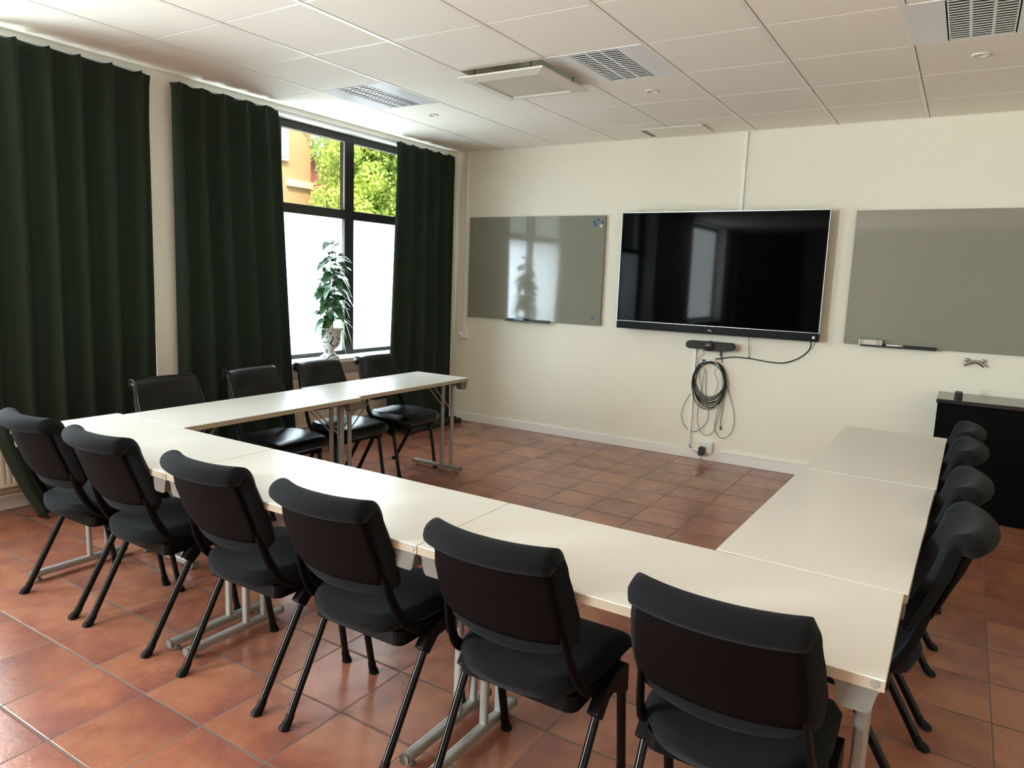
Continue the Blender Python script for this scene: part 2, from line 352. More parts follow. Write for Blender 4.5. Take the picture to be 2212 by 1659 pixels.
# windows: outer frame, mullions, transom, clear upper panes, frosted lower panes, sill
def window(idx, ya, yb, bars, xf=-.25):
    f = MB(); x0, x1 = xf-.06, xf
    zt, zb = 2.705, SZ
    f.box(x0, x1, ya, yb, 2.645, zt); f.box(x0, x1, ya, yb, zb, zb+.035); f.box(x0, x1, ya, yb, 1.97, 2.05)
    for a, b in bars: f.box(x0, x1+.002, a, b, zb, zt)
    root = struct(f.build('window_%d' % idx, 'winframe', bevel=.004))
    edges = sorted(bars); pan = [(edges[i][1], edges[i+1][0]) for i in range(len(edges)-1)]
    for a, b in pan:
        bd = MB()
        bd.box(x1-.004, x1+.004, b-.012, b-.002, 2.055, 2.64); bd.box(x1-.004, x1+.004, a, b, 2.632, 2.642)
        bd.build('glazing_bead', 'bead', root)
        MB().box(xf-.035, xf-.030, a, b, 2.05, 2.645).build('upper_pane', 'glass', root)
        MB().box(xf-.035, xf-.033, a, b, zb+.035, 1.97).build('frosted_pane', 'frost', root)
    MB().box(NX-.02, -.005, ya, yb, SZ-.035, SZ).build('window_sill', 'sill', root, bevel=.004)
    return root
window(1, N1[0], N1[1], [(3.15, 3.22), (3.98, 4.095), (4.795, 4.91), (5.62, 5.735), (5.83, 5.90)])
window(2, N2[0], N2[1], [(0.15, .22), (1.0, 1.115), (1.88, 1.995), (2.745, 2.815)])
window(3, N3[0], N3[1], [(-3.95, -3.88), (-3.25, -3.15), (-2.5, -2.4), (-1.82, -1.75)])  # unseen third window, added to go with the rear fill light
# soffit strip / curtain rail covers
struct(MB().box(-.02, .0, N1[0], N1[1], 2.703, H).box(-.02, 0, N2[0], N2[1], 2.703, H).build('trim_1', 'trim'))
for i, (a, b) in enumerate((N1, N2)):
    r = tag(MB().box(-.045, -.02, a+.01, b-.01, 2.680, 2.704).build('curtain_rail', 'white_metal', bevel=.003),
        ('white curtain rail above the window with the potted plant' if i == 0 else 'white curtain rail hidden above the large curtain by the window nearest the camera'), 'curtain rail', 'curtain rails')

# ------------------------------------------------------------------ ceiling tiles
KX, KY, TX, TY = -0.0238, 1.8867, 0.6, 0.607
tiles = MB(); gridm = MB()
def cellx(i): return KX+TX*i
def celly(j): return KY+TY*j
lum_cells = [(1, 3), (4, 3), (7, 3)]; ac_cell = (3, 3)
i0, i1 = 0, 12; j0, j1 = -11, 7
for i in range(i0, i1+1):
    for j in range(j0, j1):
        x0, x1 = max(cellx(i), 0.0), min(cellx(i+1), XR); y0, y1 = max(celly(j), YB), min(celly(j+1), D)
        if x1-x0 < .02 or y1-y0 < .02 or (i, j) in lum_cells or (i, j) == ac_cell: continue
        g = .0125; gx0 = .0155 if cellx(i) > 0 else 0; gx1 = g if cellx(i+1) < XR else 0; gy0 = .0055 if celly(j) > YB else 0; gy1 = .0055 if celly(j+1) < D else 0
        tiles.box(x0+gx0, x1-gx1, y0+gy0, y1-gy1, H, H+.018)
tiles.box(NX-.1, XR, YB, D, H+.14, H+.16)
ceil = struct(tiles.build('ceiling', 'ceiling', bevel=.003, segs=1))
for i in range(i0, i1+1):
    x = cellx(i)
    if 0 < x < XR: gridm.box(x-.0125, x+.0125, YB, D, H-.002, H+.012)
for j in range(j0, j1+1):
    y = celly(j)
    if YB < y < D:
        gridm.box(0, XR, y-.0055, y+.0055, H+.001, H+.010)
gridm.build('ceiling_grid', 'grid', ceil)
# wall angle along the back and left walls
struct(MB().box(0, XR, D-.012, D, H-.004, H).box(0, .012, YB, D, H-.004, H).build('trim_2', 'grid'))

def luminaire(i, j, label):
    cx, cy = cellx(i)+.3, celly(j)+TY/2
    t = thing('louvre_ceiling_light', label, 'ceiling light', (cx, cy, H), 0, 'square louvre ceiling lights')
    hx, hy = .293, .298; lx, ly = .134, .288
    p = MB(); p.box(-hx, -lx, -hy, hy, -.002, .004); p.box(lx, hx, -hy, hy, -.002, .004); p.box(-lx, lx, ly, hy, -.002, .004); p.box(-lx, lx, -hy, -ly, -.002, .004)
    p.build('face_plate', 'white_metal', t)
    b = MB(); b.box(-lx, lx, -ly, ly, .075, .08); b.box(-lx-.003, -lx, -ly, ly, 0, .08); b.box(lx, lx+.003, -ly, ly, 0, .08); b.box(-lx, lx, -ly-.003, -ly, 0, .08); b.box(-lx, lx, ly, ly+.003, 0, .08)
    b.build('housing', 'dark_inside', t)
    l = MB()
    for k in range(4):
        x = -lx+k*2*lx/3; l.prism([(x-.006, -.002), (x+.006, -.002), (x+.001, .035), (x-.001, .035)], 'y', -ly, ly)
    for k in range(17):
        y = -ly+(k+.5)*2*ly/17
        def blade(y=y):
            return [(y-.0065, -.001), (y+.0065, -.001), (y+.001, .016), (y-.001, .016)]
        l.prism(blade(), 'x', -lx, lx, mi=1); l.box(-lx, lx, y-.0065, y+.0065, -.003, -.001)
    l.build('louvre', ['louver', 'mirror'], t)
    return t
luminaire(1, 3, 'square louvre ceiling light nearest the window curtains')
luminaire(4, 3, 'square louvre ceiling light beside the lowered ventilation panel')
luminaire(7, 3, 'square louvre ceiling light at the top right, above the grey glass board side')
def spot(x, y, label):
    t = thing('recessed_spotlight', label, 'spotlight', (x, y, H), 0, 'recessed ceiling spotlights')
    MB().lathe([(.043, 0), (.043, -.004), (.038, -.007), (.030, -.006), (.026, .004)], seg=32).build('ring', 'bronze', t)
    MB().lathe([(.030, -.004), (.027, .03), (.0, .031)], seg=24).build('reflector', 'dark_inside', t)
    MB().lathe([(.020, .012), (.014, .006), (0, .005)], seg=20).build('bulb', 'louver', t)
spot(.876, 4.618, 'small round recessed spotlight nearest the windows'); spot(2.676, 4.618, 'small round recessed spotlight in the tile above the television')
spot(4.476, 4.618, 'small round recessed spotlight near the upper right corner of the view')

# ceiling ventilation unit: open recess with a hanging square panel
ax, ay = cellx(3)+.3, celly(3)+TY/2
ac = thing('ceiling_ventilation_unit', 'square ventilation unit with a panel hanging below its ceiling opening', 'ventilation unit', (ax, ay, H))
h = MB(); a = .293
h.box(-a, -a+.008, -a, a, 0, .13); h.box(a-.008, a, -a, a, 0, .13); h.box(-a, a, -a, -a+.008, 0, .13); h.box(-a, a, a-.008, a, 0, .13); h.box(-a, a, -a, a, .125, .13)
h.build('housing', 'cream_metal', ac)
pz = -.046
pf = MB(); o_, i_ = .298, .215
def frus(mb, o, i, z0, z1):
    vs = [(-o, -o, z1), (o, -o, z1), (o, o, z1), (-o, o, z1), (-i, -i, z0), (i, -i, z0), (i, i, z0), (-i, i, z0)]
    mb.add(vs, [(0, 1, 5, 4), (1, 2, 6, 5), (2, 3, 7, 6), (3, 0, 4, 7)])
frus(pf, o_, i_, pz-.012, pz); frus(pf, i_, i_-.012, pz-.002, pz-.012)
pf.box(-o_, o_, -o_, o_, pz, pz+.010)
pf.build('hanging_panel', 'cream_metal', ac)
MB().box(-i_+.008, i_-.008, -i_+.008, i_-.008, pz-.004, pz).build('perforated_grille', 'grille', ac)
for sx in (-1, 1):
    for sy in (-1, 1): MB().tube([(sx*.2, sy*.26, pz+.01), (sx*.2, sy*.26, .125)], .004, 6).build('hanger', 'dark_inside', ac)

hat = thing('ceiling_hatch', 'thin rectangular ceiling hatch panel above the television by the back wall', 'ceiling hatch', (2.40, 5.845, H-.007))
MB().box(-.27, .27, -.16, .16, -.006, .0).build('panel', 'cream_metal', hat, bevel=.002)
mb = MB()
for k in range(12): mb.box(-.245, -.205, -.13+k*.022, -.122+k*.022, -.0075, -.006)
mb.build('vent_slots', 'dark_inside', hat)
MB().box(-.255, .255, -.145, .145, 0, .012).build('collar', 'grid', hat)

# ------------------------------------------------------------------ curtains
def curtain(label, ya, yb, nfold, seed, xc=.066, amp=.040, lead=None, trail=None, ztop=2.69, zbot=.012, rot=0):
    rnd = random.Random(seed); NU, NV = nfold*14+1, 46
    ph = [rnd.uniform(-.35, .35) for _ in range(nfold+2)]; am = [rnd.uniform(.75, 1.25) for _ in range(nfold+2)]
    def f(i, j):
        u = i/(NU-1); t = j/(NV-1); z = zbot+(ztop-zbot)*t
        a = lead(t) if lead else ya; b = trail(t) if trail else yb
        fo = u*nfold; k = int(min(fo, nfold-1e-6)); fr = fo-k
        A = amp*((1-fr)*am[k]+fr*am[k+1]); pp = ph[k]*(1-fr)+ph[k+1]*fr
        th = 2*PI*(fo+pp*.35)+.4*math.sin(1.7*t+seed)
        pinch = 1 if t < .9 else 1-.45*((t-.9)/.1)
        # lower cloth swings out and the folds soften
        w = math.sin(th); w = math.copysign(abs(w)**.8, w)
        x = xc+A*pinch*w+.012*math.sin(3*t+fo*1.3+seed)*(1-t)
        y = a+(b-a)*u+.014*math.cos(th)*(1-.3*t)
        if t > .975:
            dz = -.018*(0.5+.5*math.sin(th+1.2))*(t-.975)/.025
            z += dz; x += .012*math.sin(th*2+seed)*(t-.975)/.025
        if t < .04: x += .02*math.sin(fo*5)*(1-t/.04)
        return (x, y, z)
    root = MB().grid(f, NU, NV).build('curtain', 'curtain')
    md = root.modifiers.new('cloth', 'SOLIDIFY'); md.thickness = .004; md.offset = 0
    return tag(root, label, 'curtain', 'dark green curtains')
def lead1(t): return 1.78+(.22*((.26-t)/.26)**1.5 if t < .26 else 0)
curtain('wide dark green curtain at the left edge of the view, before the white pier', 1.78, 2.83, 6, 3, amp=.045, lead=lead1, trail=lambda t: 2.785+.02*t)
curtain('dark green curtain between the white pier and the window with the plant', 2.93, 3.8, 5, 11, trail=lambda t: 3.79+.17*(1-t)**1.2)
curtain('narrow dark green curtain by the back wall corner, pooling on the floor', 5.0, 6.0, 5, 23, amp=.04, lead=lambda t: 5.02+.09*t, trail=lambda t: 6.0+.02*(1-t))
# pooled hem at the foot of the corner curtain belongs to that curtain
cc = [o for o in COL.objects if o.name.startswith('curtain') and o.get('label', '').startswith('narrow')][0]
hm = MB(); rnd = random.Random(5)
for k in range(3):
    pts = [(.10+.05*k+.02*rnd.random(), 5.15+.83*i/9, .022+.012*rnd.random()) for i in range(10)]
    hm.tube(smoothpath(pts, 4), .02+.003*k, 8)
hm.build('pooled_hem', 'curtain', cc)

# ------------------------------------------------------------------ radiators
def radiator(label, ya, yb, xb=NX+.09, z0=.17, z1=.60, d=.075):
    t = thing('radiator', label, 'radiator', (xb, (ya+yb)/2, 0), 0, 'ribbed panel radiators under the windows')
    L = (yb-ya)/2; n = int((yb-ya)/.033)
    prof = [(d, -L)]
    pts = []
    for k in range(n):
        y = -L+.02+k*(2*L-.04)/n; w = (2*L-.04)/n
        pts += [(d-.012, y+.0), (d, y+w*.22), (d, y+w*.62), (d-.012, y+w*.84)]
    outline = [(d-.03, -L+.02)]+pts+[(d-.03, L-.02)]
    MB().prism(outline, 'z', z0+.02, z1-.03).build('ribbed_panel', 'radiator', t)
    fr = MB(); fr.box(0, d+.003, -L, -L+.02, z0, z1-.006); fr.box(0, d+.003, L-.02, L, z0, z1-.006); fr.box(.0, d+.002, -L, L, z0, z0+.022); fr.box(d-.012, d+.002, -L, L, z1-.045, z1-.006); fr.box(0, d-.04, -L+.01, L-.01, z0, z1-.02)
    fr.build('casing', 'radiator', t, bevel=.003)
    g = MB(); m = int((yb-ya)/.024)
    for k in range(m): y = -L+.01+k*(2*L-.02)/m; g.box(.006, d-.006, y, y+.013, z1-.008, z1-.004)
    g.box(0, .006, -L, L, z1-.012, z1-.002); g.box(d-.006, d+.003, -L, L, z1-.012, z1-.002)
    g.build('top_grille', 'radiator', t)
    MB().tube([(.03, -L+.3, z0), (.03, -L+.3, .06), (.012, -L+.3, .06)], .008).tube([(.02, -L-.1, .105), (.02, L+.05, .105)], .008).tube([(.02, -L-.1, .135), (.02, L+.05, .135)], .008).build('pipes', 'radiator', t)
    for s in (-1, 1): MB().box(-.05, .0, s*(L-.2)-.02, s*(L-.2)+.02, z0+.1, z1-.05).build('wall_bracket', 'radiator', t)
radiator('cream ribbed radiator under the window with the potted plant', 3.30, 5.25)
radiator('cream ribbed radiator at the left edge below the wide curtain', .45, 2.35)

# ------------------------------------------------------------------ chairs
def smooth_w(z, pts):
    for (a, b), (c, d) in zip(pts, pts[1:]):
        if a <= z <= c:
            t = (z-a)/(c-a); t = t*t*(3-2*t); return b+(d-b)*t
    return pts[-1][1] if z > pts[-1][0] else pts[0][1]
def make_chair(kind):
    fab = 'fabric' if kind == 'fabric' else 'leather'
    t = bpy.data.objects.new('conference_chair', None); COL.objects.link(t); t.empty_display_size = .1
    # --- backrest: cushion profile (y,z) swept across the width; top curls backward into a roll
    ctr = [(-.160, .560), (-.168, .60), (-.186, .65), (-.207, .70), (-.228, .745), (-.244, .79), (-.254, .818), (-.268, .837), (-.286, .842), (-.300, .836)]
    thk = [.020, .024, .026, .026, .025, .024, .025, .027, .029, .030]
    wid = [(.53, .150), (.60, .212), (.67, .218), (.74, .212), (.80, .202), (.88, .190)]
    C = [Vector((0, a, b)) for a, b in ctr]
    C = smoothpath(C, 3); n = len(C)
    TH = []
    for i in range(n):
        q = i/3; k = int(q); f = q-k; TH.append(thk[k] if k >= len(thk)-1 else thk[k]*(1-f)+thk[k+1]*f)
    front = []; back = []
    for i, c in enumerate(C):
        d = (C[min(i+1, n-1)]-C[max(i-1, 0)]).normalized(); nn = Vector((0, d.z, -d.y))   # toward the sitter
        front.append(c+nn*TH[i]); back.append(c-nn*TH[i])
    def capround(c, d, r, m=6):      # half circle from the front face round to the back face
        nn = Vector((0, d.z, -d.y)); return [c+nn*r*math.cos(PI*k/m)+d*r*math.sin(PI*k/m) for k in range(1, m)]
    dt = (C[-1]-C[-2]).normalized(); db = (C[0]-C[1]).normalized()
    capt = capround(C[-1], dt, TH[-1]); capb = [C[0]+db*.012]
    loop = front+capt+back[::-1]+capb
    cen = C+[C[-1]]*len(capt)+C[::-1]+[C[0]]
    NU = 29; NL = len(loop)
    def fb(i, j):
        u = -1+2*i/(NU-1); p = loop[j]; c = cen[j]
        e = 1.0
        au = abs(u)
        if au > .91: e = math.sqrt(max(0, 1-((au-.91)/.09)**2))
        q = c+(p-c)*max(e, .08)
        w = smooth_w(c.z, wid); cut = 1
        x = u*w*cut
        sag = (.034+.014*min(1, max(0, (c.z-.66)/.18)))*abs(u)**2.2
        drop = -.012*u*u if c.z > .82 else 0
        low = .028*(1-u*u) if c.z < .58 else 0
        return (x, q.y+sag, q.z+drop*0-low*.6)
    b = MB(); b.grid(fb, NU, NL, wrapv=True)
    for s in (0, NU-1): b.add([fb(s, j) for j in range(NL)], [tuple(range(NL))], True)
    bo = b.build('backrest', fab, t)
    if kind == 'leather':
        for s in (-1, 1):
            pts = []
            for k in range(0, len(front)-1, 2):
                p = front[k]; w = smooth_w(C[k].z, wid)*.93; pts.append((s*w, p.y+.036*.86+.001, p.z))
            MB().tube(pts, .0028, 6).build('piping', 'piping', bo)
    # --- rear plastic shell
    bs = [(i, back[i]) for i in range(n) if .592 < back[i].z < .806 and i < n*.72]
    NS = 19
    def fs_(i, j):
        u = -1+2*i/(NS-1); k, p = bs[j]; w = smooth_w(C[k].z, wid)*.86
        rnd_ = 1-.12*max(0, (.625-p.z)/.04) if p.z < .625 else 1
        return (u*w*rnd_, p.y+(.034+.014*min(1, max(0, (C[k].z-.66)/.18)))*abs(u*.86)**2.2-.003, p.z-.010*(1-u*u)*max(0, (.68-p.z)/.1))
    sh = MB().grid(fs_, NS, len(bs)).build('back_shell', 'shell', t)
    md = sh.modifiers.new('t', 'SOLIDIFY'); md.thickness = .007; md.offset = 1 if True else 0
    # --- seat cushion
    NUs, NVs = 21, 25
    def outline(v):     # half width along depth
        return .150+.072*math.sin(min(1, v/.42)*PI/2) if v < .42 else .222-.008*((v-.42)/.58)**2
    def top(u, v):
        y = -.158+.425*v; z = .462+.012*math.sin(v*PI)*(1-.4*u*u)+.010*u*u*(1-v)
        z -= .020*max(0, (v-.82)/.18)**2*1.0; return y, z
    def seatf(i, j, side):
        u = -1+2*i/(NUs-1); v = j/(NVs-1)
        # rounded plan corners
        w = outline(v)
        endr = min(1, v/.13, (1-v)/.06); endr = math.sqrt(max(0, 1-(1-endr)**2)); wv = w*(.66+.34*endr)
        y, z = top(u, v)
        back_curve = -.020*(1-u*u)*(1-v)
        edge = max(abs(u)**8, (1-min(1, v/.05))**2 if v < .05 else 0, (1-min(1, (1-v)/.04))**2 if v > .96 else 0)
        edge = min(1, edge)
        half = .032*math.sqrt(max(0, 1-edge**1.6)) if edge < 1 else 0
        zc = z-.031
        return (u*wv, y+back_curve, zc+(half if side > 0 else -half*.9))
    sm = MB(); sm.grid(lambda i, j: seatf(i, j, 1), NUs, NVs); sm.grid(lambda i, j: seatf(i, j, -1), NUs, NVs)
    so = sm.build('seat', fab, t)
    MB().prism(rrect(0, .06, .38, .33, .03), 'z', .366, .412).build('seat_pan', 'frame', t, bevel=.006)
    # --- side frames: flat bar from the backrest down, curving forward under the seat
    for s in (-1, 1):
        pts = smoothpath([(s*.178, -.178, .66), (s*.184, -.166, .60), (s*.190, -.150, .545), (s*.196, -.130, .50), (s*.203, -.100, .452), (s*.207, -.050, .415), (s*.210, .02, .402), (s*.212, .12, .398)], 5)
        MB().tube(pts, .0085, 12, ry=.017).build('side_frame', 'frame', t)
        # leg bracket node
        nd = MB(); x = s*.218
        poly = [(-.020, .362), (.00, .340), (.035, .322), (.052, .345), (.085, .350), (.118, .322), (.152, .322), (.160, .40), (.148, .423), (.10, .425), (.02, .415)]
        poly = [(-.052, .352), (-.018, .322), (.028, .366), (.092, .372), (.120, .325), (.160, .325), (.155, .405), (.140, .420), (.06, .420), (.0, .405)]
        nd.prism(poly, 'x', x-.016, x+.016)
        nd.build('leg_bracket', 'frame', t, bevel=.005)
        for nm, foot, topp in (('leg', Vector((s*.210, -.210, 0)), Vector((s*.218, .01, .385))), ('leg', Vector((s*.210, .210, 0)), Vector((s*.218, .140, .385)))):
            d = (foot-topp).normalized(); lm = MB()
            lm.tube([topp, foot-d*.03], .0145, 12, ry=.0115)
            lg = lm.build('leg', 'leg', t)
            fc = MB(); a = foot-d*.045
            fc.tube([a, a+d*.02, Vector((foot.x+d.x*.006, foot.y+d.y*.01, .006)), Vector((foot.x+d.x*.006, foot.y+d.y*.012, .0))], [.0150, .0150, .0185, .0200], 10)
            fc.build('foot_cap', 'frame', lg)
    MB().tube([(-.21, .05, .385), (.21, .05, .385)], .011, 8).build('cross_bar', 'frame', t)
    return t
fabric0 = make_chair('fabric'); leather0 = make_chair('leather')
used = {'fabric': False, 'leather': False}
def place_chair(kind, x, y, rz, label, group):
    p = fabric0 if kind == 'fabric' else leather0
    c = p if not used[kind] else copy_tree(p); used[kind] = True
    c.location = (x, y, 0); c.rotation_euler = (0, 0, rz)
    tag(c, label, 'chair', group); return c
G1 = 'charcoal fabric chairs along the near side of the tables'
for x, y, rz, lb in [(1.255, 1.704, 0, 'charcoal fabric chair at the far left end of the near row, beside the radiator'),
                 (1.79, 1.704, 0, 'second charcoal fabric chair from the window end of the near row'),
                 (2.44, 1.704, 0, 'third charcoal fabric chair from the window end, before the first table joint'),
                 (3.0, 1.704, 0, 'fourth charcoal fabric chair from the window end, before the second table joint'),
                 (3.60, 1.704, 0, 'charcoal fabric chair of the near row whose seat juts out beside the largest chair'),
                 (4.18, 1.69, 0, 'largest and nearest charcoal fabric chair, at the corner of the tables')]:
    place_chair('fabric', x, y, rz, lb, G1)
G2 = 'charcoal fabric chairs along the cabinet side of the tables'
for x, y, lb in [(4.375, 2.41, 'nearest charcoal chair of the row facing the windows, by the table corner'),
                 (4.375, 2.97, 'second charcoal chair from the camera in the row facing the windows'),
                 (4.375, 3.64, 'third charcoal chair from the camera in the row facing the windows'),
                 (4.375, 4.12, 'charcoal chair nearest the black cabinet in the row facing the windows')]:
    place_chair('fabric', x, y, PI/2, lb, G2)
G3 = 'black leather chairs along the window side of the tables'
for x, y, lb in [(.925, 2.43, 'black leather chair in front of the white pier'), (.925, 3.03, 'black leather chair in front of the middle curtain'),
                 (.925, 3.60, 'black leather chair directly below the potted plant'), (.925, 4.19, 'black leather chair nearest the back wall, with its whole seat in view')]:
    place_chair('leather', x, y, -PI/2, lb, G3)

# ------------------------------------------------------------------ folding tables
def make_table():
    t = bpy.data.objects.new('folding_table', None); COL.objects.link(t); t.empty_display_size = .1
    TZ = .742; hl, hw = .598, .249
    top = MB().box(-hl, hl, -hw, hw, TZ-.004, TZ).build('table_top', 'top', t, bevel=.0015)
    MB().box(-hl, hl, -hw, hw, TZ-.026, TZ-.004).build('edge_band', 'edge', top)
    for s in (-1, 1):
        xc = s*(hl-.052)
        prof = [(xc-.048, TZ-.026), (xc+.048, TZ-.026), (xc+.040, TZ-.036), (xc+.032, TZ-.075), (xc+.024, TZ-.084), (xc-.024, TZ-.084), (xc-.032, TZ-.075), (xc-.040, TZ-.036)]
        rail = MB().box(xc-.028, xc+.028, -hw+.04, hw-.04, TZ-.060, TZ-.026).build('end_rail', 'table_steel', t)
        MB().prism(prof, 'y', -hw+.006, -hw+.050).build('end_bracket', 'bracket', rail, bevel=.005); MB().prism(prof, 'y', hw-.050, hw-.006).build('end_bracket', 'bracket', rail, bevel=.005)
        if s > 0:
         sc = MB().lathe([(0, -hw-.0015), (.009, -hw-.0012), (.009, -hw)], (s*(hl-.018), 0, TZ-.013), 16, False, axis='y')
         sc.build('screw_cap', 'table_steel', rail)
        for yy in (.048, .138):
            MB().prism(rrect(xc, yy, .030, .020, .008), 'z', .045, TZ-.055, True).build('leg', 'table_steel', t)
        ft = MB().prism(rrect(0, .036, .032, .030, .008), 'y', -.222, .226).build('foot_bar', 'table_steel', t, loc=(xc, 0, 0))
        for ya_, yb_, yg in ((-.229, -.219, -.19), (.223, .232, .195)):
            MB().prism(rrect(0, .036, .033, .031, .008), 'y', ya_, yb_).build('end_cap', 'bracket', ft)
            MB().lathe([(.0, 0), (.012, 0), (.012, .008), (.006, .010), (.006, .022)], (0, yg, 0), 12).build('foot_glide', 'bracket', ft)
        br = MB()
        for yy in (.065, .125): br.tube([(xc-s*.014, yy, TZ-.24), (xc-s*.24, yy, TZ-.030)], .0045, 8)
        br.build('folding_brace', 'table_steel', t)
    return t
tab0 = make_table(); tabs = [False]
def place_table(x, y, rz, label, z=0):
    c = tab0 if not tabs[0] else copy_tree(tab0); tabs[0] = True
    c.location = (x, y, z); c.rotation_euler = (0, 0, rz); tag(c, label, 'table', 'white folding tables joined in a U shape')
# near row: chair side faces -y ; left row: chair side -x ; right row: chair side +x
place_table(1.499, 1.785, 0, 'white folding table of the near row at the window end')
place_table(2.700, 1.785, 0, 'white folding table in the middle of the near row')
place_table(3.899, 1.785, 0, 'white folding table at the near right corner, beside the largest chair')
place_table(1.206, 2.636, -PI/2, 'white folding table on the window side, nearer the camera', .001)
place_table(1.163, 3.838, -PI/2, 'white folding table on the window side, nearest the back wall')
place_table(4.268, 2.637, PI/2-.018, 'white folding table on the cabinet side, joined to the near row')
place_table(4.288, 3.838, PI/2-.010, 'white folding table on the cabinet side, farthest from the camera')

# ------------------------------------------------------------------ television and the equipment around it
tv = thing('television', 'large wall-mounted black television with a soundbar along its lower edge', 'television', (2.765, 6.0, 0))
tw = .845
MB().box(-tw, tw, -.014, .03, 1.165, 2.100).build('body', 'tv_black', tv, bevel=.003)
MB().box(-tw+.008, tw-.008, -.0155, -.013, 1.172, 2.092).build('screen', 'tv_screen', tv)
rim = MB(); rim.box(-tw-.003, tw+.003, -.016, .02, 2.099, 2.104); rim.box(tw, tw+.004, -.016, .02, 1.165, 2.104); rim.box(-tw-.004, -tw, -.016, .02, 1.165, 2.104); rim.box(-tw, tw, -.0165, -.014, 1.163, 1.166)
rim.build('silver_rim', 'tv_rim', tv)
sb = MB().box(-tw+.004, tw+.004, -.030, .03, 1.098, 1.162).build('soundbar', 'tv_black', tv, bevel=.004)
MB().box(.805, .822, -.0315, -.030, 1.120, 1.140).build('status_label', 'white_plastic', sb)
MB().box(-.35, .35, .03, .085, 1.35, 1.85).build('wall_mount', 'black_plastic', tv)
def text(body, size, loc, material, parent, name):
    cu = bpy.data.curves.new(name, 'FONT'); cu.body = body; cu.size = size; cu.align_x = 'CENTER'; cu.align_y = 'CENTER'; cu.extrude = .0004
    tmp = bpy.data.objects.new(name+'_tmp', cu); COL.objects.link(tmp)
    dg = bpy.context.evaluated_depsgraph_get(); me = bpy.data.meshes.new_from_object(tmp.evaluated_get(dg))
    bpy.data.objects.remove(tmp); me.materials.clear(); me.materials.append(M[material])
    o = bpy.data.objects.new(name, me); COL.objects.link(o); o.rotation_euler = (PI/2, 0, 0); o.location = loc; o.parent = parent
text('TCL', .020, (.0, -.0308, 1.128), 'white_plastic', sb, 'maker_lettering')

vb = thing('conference_camera', 'black conference camera bar with a round lens mounted under the television', 'camera', (2.768, 6.02, 1.0))
def pill(w, h, n=10):
    r = h/2; out = []
    for k in range(n+1): a = -PI/2+PI*k/n; out.append((w/2-r+r*math.cos(a), r*math.sin(a)))
    for k in range(n+1): a = PI/2+PI*k/n; out.append((-w/2+r+r*math.cos(a), r*math.sin(a)))
    return out
MB().prism(pill(.405, .066), 'y', -.035, .03).build('body', 'grey_fabric', vb, bevel=.008, rot=(0, math.radians(-2.2)*0, 0))
MB().lathe([(.0, -.052), (.030, -.052), (.040, -.046), (.042, -.035), (.042, 0)], seg=32, axis='y').build('lens_housing', 'black_plastic', vb)
MB().lathe([(.0, -.056), (.014, -.055), (.019, -.0525)], seg=24, axis='y').build('lens', 'lens', vb)
MB().box(-.05, .09, -.02, .06, -.046, -.030).build('mount', 'black_plastic', vb)
MB().box(-.03, .03, .02, .073, -.03, .03).build('wall_arm', 'black_plastic', vb)

WY = D-.012
coil = thing('cable_coil', 'coil of black cables hanging on a white hook below the camera bar', 'cable coil', (0, 0, 0))
rnd = random.Random(9)
cm = MB()
for k in range(8):
    cx, cz = 2.768+rnd.uniform(-.008, .008), .70-.008*k+.02; rx = .135+.003*(k % 4); rz = .158+.006*k
    pts = []
    for q in range(26):
        a = PI/2+2*PI*q/26
        x = cx+rx*math.cos(a)*(1+.04*math.sin(3*a+k)); z = .872-.003*k-rz+rz*math.sin(a)
        pts.append((x, WY-.006-.006*(k % 4), z))
    cm.tube(pts, .0038, 6, closed=True)
cm.build('thick_cable_loops', 'cable', coil)
thin = MB()
def path_px(pts, r, mb, y=WY): mb.tube(smoothpath([(a, y, b) for a, b in pts], 6), r, 6)
path_px([(2.66, .80), (2.63, .62), (2.56, .47), (2.54, .36), (2.58, .27), (2.65, .235), (2.72, .27), (2.775, .36), (2.77, .47), (2.74, .60), (2.73, .78)], .0022, thin)
path_px([(2.72, .80), (2.70, .58), (2.685, .43), (2.69, .33), (2.72, .25), (2.78, .22), (2.83, .26), (2.86, .36), (2.88, .48), (2.885, .62), (2.86, .82)], .0022, thin, WY-.008)
path_px([(2.885, .60), (2.85, .42), (2.84, .31), (2.87, .235), (2.92, .215), (2.975, .26), (3.0, .34), (2.995, .44), (2.96, .55), (2.92, .66), (2.87, .83)], .0022, thin, WY-.004)
path_px([(2.86, .84), (2.90, .66), (2.895, .46), (2.885, .36), (2.89, .30)], .0022, thin)
path_px([(2.86, .84), (2.80, .78), (2.84, .68), (2.80, .56), (2.74, .53)], .0015, thin)
path_px([(2.69, .95), (2.70, .92), (2.66, .88), (2.665, .80), (2.70, .62), (2.76, .50), (2.82, .53)], .0016, thin)
path_px([(2.84, .955), (2.845, .93), (2.85, .90), (2.86, .86)], .004, thin)
thin.build('thin_cable_loops', 'cable', coil)
MB().box(2.885, 2.897, WY-.006, WY+.004, .285, .315).box(2.835, 2.85, WY-.008, WY+.006, .915, .94).box(2.69, 2.715, WY-.012, WY, .86, .874).build('plug_ends', 'black_plastic', coil)
hk = [(2.768+.095*math.cos(a), WY-.012, .735+.135*math.sin(a)) for a in [math.radians(40+100*k/10) for k in range(11)]]
MB().tube(hk, .011, 8).tube([(2.768, WY-.012, .868), (2.768, D+.002, .868)], .008, 8).build('white_hook', 'white_plastic', coil)

